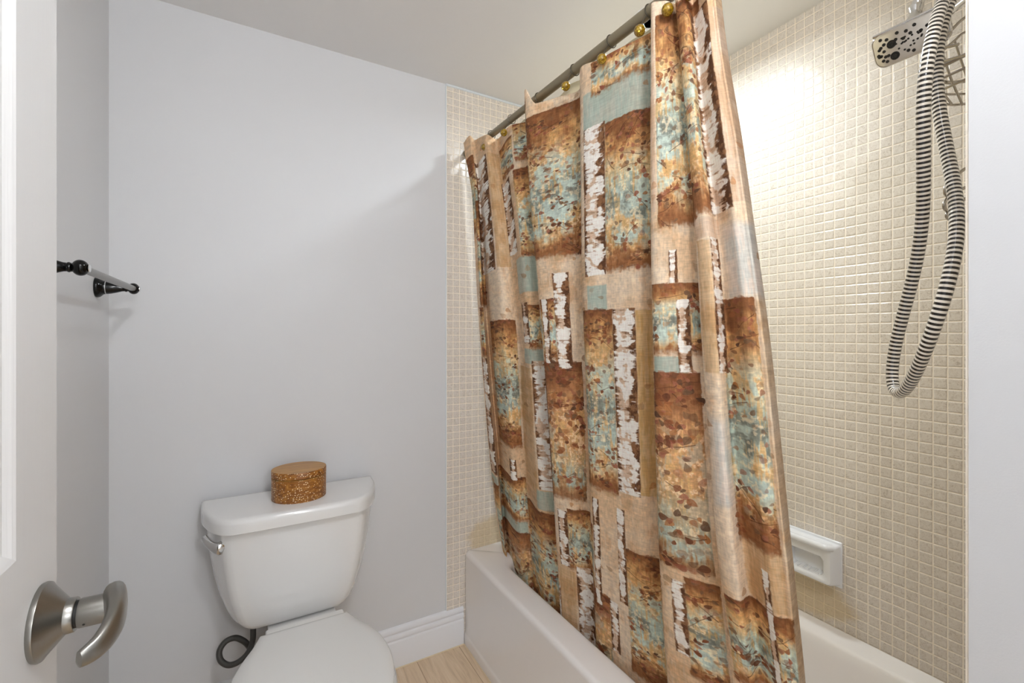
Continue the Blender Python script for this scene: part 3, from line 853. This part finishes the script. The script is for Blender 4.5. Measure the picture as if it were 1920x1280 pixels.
    flatc = dict(Y=((220,180,130), (202,152,98), .002, .8), G=((206,156,88), (220,180,122), .002, .9), L=((226,196,166), (212,172,134), .002, .9),
                 W=((228,212,198), (206,206,200), .012, .85), C=((162,182,168), (182,188,172), .0025, .85))
    for t, x0, x1, z0, z1 in sorted(PANELS, key=lambda q: order[q[0]]):
        if order[t] < 2: flat(x0, x1, z0, z1, *flatc[t])
    for _ in range(150):      # pale single leaves scattered over the tan ground
        leaf(rs.uniform(0, UW), rs.uniform(Z0, Z0+UH), rs.uniform(.012, .024), rs.uniform(.3, .42), rs.uniform(0, 2*PI), [(176,120,72), (150,104,66), (186,112,58)][rs.randint(3)], rs.uniform(.25, .6), True)
    for t, x0, x1, z0, z1 in sorted(PANELS, key=lambda q: order[q[0]]):
        if t == 'T': tree(x0, x1, z0, z1, TREE)
        if t == 'H': tree(x0, x1, z0, z1, BROWN, True)
    for t, x0, x1, z0, z1 in PANELS:
        if t in 'Bb': birch(x0, x1, z0, z1)
    img *= (.90 + .2*weave)[..., None]
    img = np.clip(img, 0, 1)**.86
    img = img*.92 + .08*img.mean(-1, keepdims=True)
    im = bpy.data.images.new('birch and leaf print', W, H, alpha=False)
    px = np.ones((H, W, 4), np.float32); px[..., :3] = img
    im.pixels.foreach_set(px.ravel()); im.update(); im.pack()
    return im

def m_curtain(hem_shade=1):
    a = N('printed linen look fabric')
    tx = a.n('ShaderNodeTexImage'); tx.image = bpy.data.images.get('birch and leaf print') or print_image(); tx.extension = 'EXTEND'
    a.l(a.coords('UV'), tx.inputs[0])
    co = a.coords('UV')
    w1 = a.noise(a.mapping(co, (420, 180, 1)), 1.0, 2); w2 = a.noise(a.mapping(co, (60, 1300, 1)), 1.0, 2)
    nb = a.bump(a.math('ADD', w1, w2), .25, .0012)
    col = tx.outputs[0]
    if hem_shade > 1: col = a.mix(1.0, col, (.62, .60, .60, 1), 'MULTIPLY')      # print darkened: dimmer light through the doubled hem, put into its colour
    a.set(color=col, rough=.8, normal=nb, spec=.2)
    tr = a.n('ShaderNodeBsdfTranslucent'); a.l(col, tr.inputs[0])
    mx = a.n('ShaderNodeMixShader'); mx.inputs[0].default_value = .22
    a.l(a.b.outputs[0], mx.inputs[1]); a.l(tr.outputs[0], mx.inputs[2])
    out = [n for n in a.t.nodes if n.type == 'OUTPUT_MATERIAL'][0]
    a.l(mx.outputs[0], out.inputs[0])
    return a.m
M['curtain'] = m_curtain()
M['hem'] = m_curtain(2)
ke = us.index(NC - 2)
cu = cloth('shower_curtain', G[:, :ke + 1], uk[:ke + 1], M['curtain'], None, .0008)
tag(cu, 'brown, tan and teal shower curtain printed with birch trunks and leaves', 'shower curtain')
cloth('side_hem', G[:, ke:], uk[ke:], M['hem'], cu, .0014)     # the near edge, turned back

# liner behind the printed cloth
def liner():
    ny, nz = 150, 60; Gl = np.zeros((nz, ny, 3))
    for k in range(ny):
        t = k/(ny-1); y = 1.66 + (.60 - 1.66)*t
        for j in range(nz):
            top = rod_z(y) - .013 - .004*abs(math.sin(y*21)); z = top + (.34 - top)*(j/(nz-1))
            g = np.interp(z, [.34, .42, .85, 1.25, 2.03], [.965, .955, .90, .865, .797])
            Gl[j, k] = (g + .008*math.sin(y*52 + .6*math.sin(z*3))*min(1, (2.05 - z)*4 + .4), y, z)
    return Gl
ln = cloth('shower_liner', liner(), np.linspace(0, UW, 150), M['liner'], None, .0006)
tag(ln, 'cream vinyl shower liner hanging behind the printed curtain', 'shower liner')

# ------------------------------------------------------------------ curtain rings: wire loop with an amber glass ball
def m_amber():
    a = N('amber crackle glass'); co = a.coords()
    c = a.ramp(a.noise(co, 260, 3, .6), [(.35, srgb(120,84,10)), (.55, srgb(176,140,30)), (.7, srgb(214,184,80))])
    return a.set(color=c, rough=.08, trans=.35, ior=1.45, coat=.5).m
M['amber'] = m_amber()
ring0 = empty('curtain_ring', (0, 0, 0))
loop = [Vector((.0153*math.cos(t), 0, .0153*math.sin(t) - .0006)) for t in [2*PI*i/36 for i in range(36)]]
obj('wire_loop', *sweep(loop, .0013, 8, closed=True), M['hook'], ring0)
obj('stem', *sweep(spline([(-.010, 0, -.0122), (-.019, .001, -.026), (-.024, .002, -.038), (-.026, .002, -.043)], 5), .0012, 8), M['hook'], ring0)
def ball(c, r, n=20, m=12):
    return lathe(Vector(c) - Vector((0, 0, r)), (0, 0, 1), [(r - r*math.cos(PI*k/m), r*math.sin(PI*k/m)) for k in range(m + 1)], n)
obj('glass_ball', *ball((-.030, .002, -.0525), .0125), M['amber'], ring0)
ring_y = [1.511, 1.361, 1.188, 1.007, .859, .733, .655, .60]
ord_ = ['farthest from the doorway, beside the tiled end wall', 'second from the tiled end wall', 'third from the tiled end wall', 'fourth from the tiled end wall', 'fifth from the tiled end wall',
        'sixth from the tiled end wall', 'seventh from the tiled end wall', 'on the bunched curtain end near the doorway']
kids = list(ring0.children)
for i, y in enumerate(ring_y):
    if i == 0: r = ring0
    else:
        r = ring0.copy(); C.objects.link(r)
        for ch in kids:
            c = ch.copy(); C.objects.link(c); c.parent = r; c.matrix_parent_inverse = Matrix()
    r.location = rp(y)
    tag(r, 'wire curtain ring with amber glass ball, ' + ord_[i], 'curtain ring', 'curtain rings along the rod')
for ch in kids: ch.matrix_parent_inverse = Matrix()

# ------------------------------------------------------------------ shower head
sh = empty('showerhead', (1.16, YF, 2.02), 'rectangular chrome shower head on its arm high on the tiled wall', 'shower head')
HCn = Vector((1.150, .398, 1.872)); hL = Vector((0, 1, 0)); hW = Vector((.5, 0, -.866)).normalized(); hN = Vector((-.866, 0, -.5)).normalized()
hLen, hWid = .0600, .0330
def hp(a, b, c): return HCn + hL*a + hW*b + hN*c
def head_ring(k, c, r=.018, kw=1.0):
    return [hp(p.x, p.y, c) for p in rrect(0, 0, hLen*k, hWid*k*kw, r*k, 0, 8)]
body = obj('head_body', *loft([head_ring(.30, -.045, kw=1.4), head_ring(.62, -.040, kw=1.25), head_ring(.88, -.026), head_ring(1.0, -.012), head_ring(1.03, -.003), head_ring(1.03, .001), head_ring(.995, .003)]), M['chrome'], sh)
obj('spray_plate', *loft([head_ring(.975, .001), head_ring(.970, .0042), head_ring(.955, .0048)]), plain('pale spray plate', srgb(206,200,192), .25, .6), body)
obj('edge_bar', *sweep([hp(-hLen*.93, -hWid*.97, -.001), hp(hLen*.93, -hWid*.97, -.001)], .0042, 14), M['chrome'], body)
def nozzle(a, b, r, d=.0006):
    o = hp(a, b, .0048)
    return lathe(o, hN, [(0, r), (d, r), (d, r*.5)], 12)
spots = []
rows = [(-.021, [-.012, .002, .016, .034, .044]), (-.010, [-.030, -.020, -.004, .008, .020, .046, .040]), (.010, [.048, .041, .051, .036]), (.020, [.046, .040, .030, -.004, .004])]
for b, aa in rows:
    for q, a in enumerate(aa): spots.append((a, b + (.003 if q % 2 else -.001), .0031))
for a, b in ((.049, -.004), (.042, .002), (.052, .006), (-.046, -.014), (-.05, -.004), (-.044, .006), (-.05, .014)): spots.append((a, b, .003))
for i in range(22): 
    a = -.022 + .05*rnd.random(); b = -.010 + .026*rnd.random()
    spots.append((a, b, .0019))
obj('spray_nozzle', *join([nozzle(*s) for s in spots]), M['dark'], body)
for a, b in ((.028, -.006), (.026, .018)):
    o = hp(a, b, .0046)
    obj('spray_jet', *lathe(o, hN, [(0, .0078), (.0010, .0078), (.0010, .0062), (.0003, .0060), (.0003, .0044), (.0014, .0042), (.0014, .0025), (.0005, .0023), (.0005, .0001)], 24), M['dark'], body)
obj('swivel_ball', *lathe(hp(.0, -.020, -.040), (.1, 0, 1), [(0, .019), (.010, .017), (.018, .012), (.026, .0105), (.034, .013), (.040, .012), (.044, .006)], 28), M['chrome'], body)
obj('shower_arm', *sweep(spline([hp(0, -.020, -.040) + Vector((.004, 0, .036)), hp(-.012, -.020, -.040) + Vector((.006, -.004, .062)), (1.185, .330, 1.985), (1.178, .280, 2.012), (1.165, YF, 2.022)], 8), .0105, 18), M['chrome'], sh)
obj('wall_flange', *lathe((1.165, YF, 2.022), (0, 1, 0), [(0, .030), (.004, .029), (.012, .018), (.015, .0112)], 28), M['chrome'], sh)

# ------------------------------------------------------------------ shower hose
HOSE = [(1.172, .283, 2.002), (1.14, .285, 1.985), (1.09, .286, 1.955), (1.03, .286, 1.915), (0.972, 0.286, 1.852), (0.9513, 0.2863, 1.8061), (0.9222, 0.2914, 1.7488), (0.8971, 0.2942, 1.6928), (0.907, 0.3, 1.6321), (0.9491, 0.3106, 1.5603), (0.977, 0.3176, 1.4878),
        (0.9972, 0.3292, 1.4293), (1.0097, 0.3451, 1.3675), (1.0182, 0.3632, 1.3121), (1.0285, 0.3804, 1.2539), (1.0338, 0.3889, 1.1988), (1.0259, 0.3819, 1.1652),
        (1.0132, 0.3661, 1.1581), (0.9781, 0.3401, 1.1803), (0.9415, 0.3149, 1.2216), (0.907, 0.2885, 1.2697), (0.8992, 0.27, 1.3297), (0.9137, 0.2617, 1.3855),
        (0.9314, 0.2631, 1.4357), (0.9569, 0.2716, 1.4821), (0.9764, 0.2835, 1.5308), (0.9925, 0.2973, 1.5906), (0.9964, 0.3066, 1.6483), (1.0025, 0.3147, 1.7075),
        (1.0179, 0.3174, 1.768), (1.0258, 0.3128, 1.8138), (1.0385, 0.3056, 1.8504), (1.075, .30, 1.905), (1.115, .298, 1.942), (1.155, .304, 1.972), (1.180, .308, 1.990)]
def smooth(P, it=2):
    P = [Vector(p) for p in P]
    for _ in range(it): P = [P[0]] + [(P[i-1] + 2*P[i] + P[i+1])/4 for i in range(1, len(P)-1)] + [P[-1]]
    return P
ho = uv_sweep('shower_hose', spline(smooth(HOSE), 10), .0094, 20, .0076, M['hose'])
tag(ho, 'ridged chrome shower hose with painted reflections hanging in a long loop', 'shower hose')

# ------------------------------------------------------------------ wire caddy behind the hose
ca = empty('shower_caddy', (1.20, .27, 1.95), 'grey wire shower caddy hanging behind the spiral chrome hose', 'shower caddy')
def wire(name, pts, r, parent=ca, mat='steel'):
    return obj(name, *sweep(spline(pts, 6), r, 10), M[mat], parent)
wire('hanger', [(1.119, .326, 1.8725), (1.1016, .3042, 1.8697), (1.0863, .2784, 1.8733), (1.10, .245, 1.90), (1.15, .236, 1.955), (1.165, .245, 2.035), (1.165, .275, 2.030)], .0062, mat='chrome')
wire('top_rail', [(1.06, .30, 1.778), (1.0729, .340, 1.7946), (1.1113, .345, 1.8195), (1.1581, .34, 1.855), (1.1952, .33, 1.8883), (1.235, .31, 1.905), (1.29, .28, 1.90), (1.32, .24, 1.87)], 0.0027)
wire('top_rail', [(1.06, .29, 1.755), (1.0776, .340, 1.7706), (1.1113, .345, 1.7955), (1.1465, .345, 1.8205), (1.1819, .34, 1.8463), (1.2133, .335, 1.8694), (1.26, .32, 1.885), (1.31, .28, 1.875), (1.335, .24, 1.85)], 0.0023)
wire('upright', [(1.1363, .345, 1.8143), (1.1659, .34, 1.7654), (1.205, .335, 1.7249)], 0.0020)
wire('upright', [(1.1819, .34, 1.8453), (1.2133, .335, 1.7961), (1.2432, .33, 1.7502), (1.252, .325, 1.728)], 0.0020)
wire('upright', [(1.125, .35, 1.7589), (1.1553, .35, 1.7447), (1.1841, .345, 1.7262)], 0.0019)
wire('upright', [(1.25, .32, 1.88), (1.28, .315, 1.80), (1.30, .30, 1.735)], 0.0020)
wire('basket_rail', [(1.07, .25, 1.765), (1.085, .33, 1.762), (1.1004, .35, 1.762), (1.1476, .35, 1.7631), (1.1858, .345, 1.7682), (1.2371, .34, 1.7831), (1.29, .32, 1.789), (1.32, .25, 1.789)], 0.0036)
wire('basket_rail', [(1.07, .25, 1.742), (1.085, .33, 1.740), (1.1004, .35, 1.7401), (1.1631, .35, 1.7426), (1.2371, .34, 1.7575), (1.29, .32, 1.763), (1.32, .25, 1.763)], 0.0022)
wire('basket_rail', [(1.07, .25, 1.722), (1.0907, .33, 1.722), (1.1077, .35, 1.724), (1.1841, .35, 1.7273), (1.2189, .335, 1.7304), (1.28, .32, 1.738), (1.32, .25, 1.74)], 0.0022)
wire('back_stem', [(1.165, .238, 1.95), (1.20, .234, 1.80), (1.19, .240, 1.64), (1.1569, .26, 1.600)], 0.0027)
wire('lower_hook', [(1.1569, .26, 1.600), (1.0866, .295, 1.569), (1.0476, .3, 1.5464), (1.0104, .3, 1.5283), (1.0014, .3, 1.5153), (1.015, .3, 1.5085), (1.0668, .295, 1.5099), (1.10, .27, 1.52)], 0.0028)
wire('lower_hook', [(1.12, .26, 1.545), (1.0674, .29, 1.5303), (1.0428, .3, 1.5182), (1.0104, .3, 1.5042), (.9969, .3, 1.4916), (1.0104, .3, 1.4837), (1.0547, .295, 1.4851), (1.09, .27, 1.50)], 0.0027)
wire('lower_hook', [(1.11, .26, 1.53), (1.0674, .29, 1.5119), (1.0547, .3, 1.4998), (1.0195, .3, 1.4849), (1.0082, .3, 1.4753), (1.0241, .3, 1.4702), (1.0668, .295, 1.4682), (1.10, .27, 1.48)], 0.0027)

# ------------------------------------------------------------------ light fitting over the tub
LT = Vector((1.12, 1.05, HC))
rl = empty('recessed_light', LT, 'round white recessed ceiling light over the bathtub', 'ceiling light')
obj('trim_ring', *lathe(LT, (0, 0, -1), [(0, .062), (.004, .060), (.005, .050), (.001, .047)], 40, True, False), M['trim'], rl)

def lamp(name, loc, power, size, color=(1, 1, 1), rot=(0, 0, 0), kind='AREA', spread=None):
    d = bpy.data.lights.new(name, kind); d.energy = power; d.color = color
    if kind == 'AREA':
        d.shape = 'DISK'; d.size = size
        if spread: d.spread = spread
    else: d.shadow_soft_size = size
    o = bpy.data.objects.new(name, d); C.objects.link(o); o.location = loc; o.rotation_euler = rot
    return o
lamp('tub_downlight', LT - Vector((0, 0, .008)), 4.4, .11, (.86, .94, 1), spread=math.radians(164))
lamp('ceiling_light', (.25, -.05, 2.26), 9.2, .055, (.97, .985, 1), kind='POINT')
lamp('hall_light', (.34, -.90, 1.72), 12, .06, (.97, .985, 1), kind='POINT')

w = bpy.data.worlds.new('soft ambient fill'); bpy.context.scene.world = w; w.use_nodes = True
w.node_tree.nodes['Background'].inputs[0].default_value = (.96, .98, 1, 1)
w.node_tree.nodes['Background'].inputs[1].default_value = .9  # even background added as soft fill light

# ------------------------------------------------------------------ camera
cd = bpy.data.cameras.new('camera'); cam = bpy.data.objects.new('camera', cd); C.objects.link(cam)
cam.location = (0, 0, CAMZ); cam.rotation_euler = (PI/2, 0, -math.radians(29.7))
cd.sensor_width = 36; cd.lens = 852/1920*36; cd.shift_y = -11/1920
cd.clip_start = .02; cd.clip_end = 30
S = bpy.context.scene; S.camera = cam
S.view_settings.view_transform = 'Standard'; S.view_settings.look = 'None'
S.view_settings.gamma = 1; S.view_settings.use_curve_mapping = False
S.view_settings.exposure = 0.88
S.cycles.max_bounces = 10; S.cycles.diffuse_bounces = 6
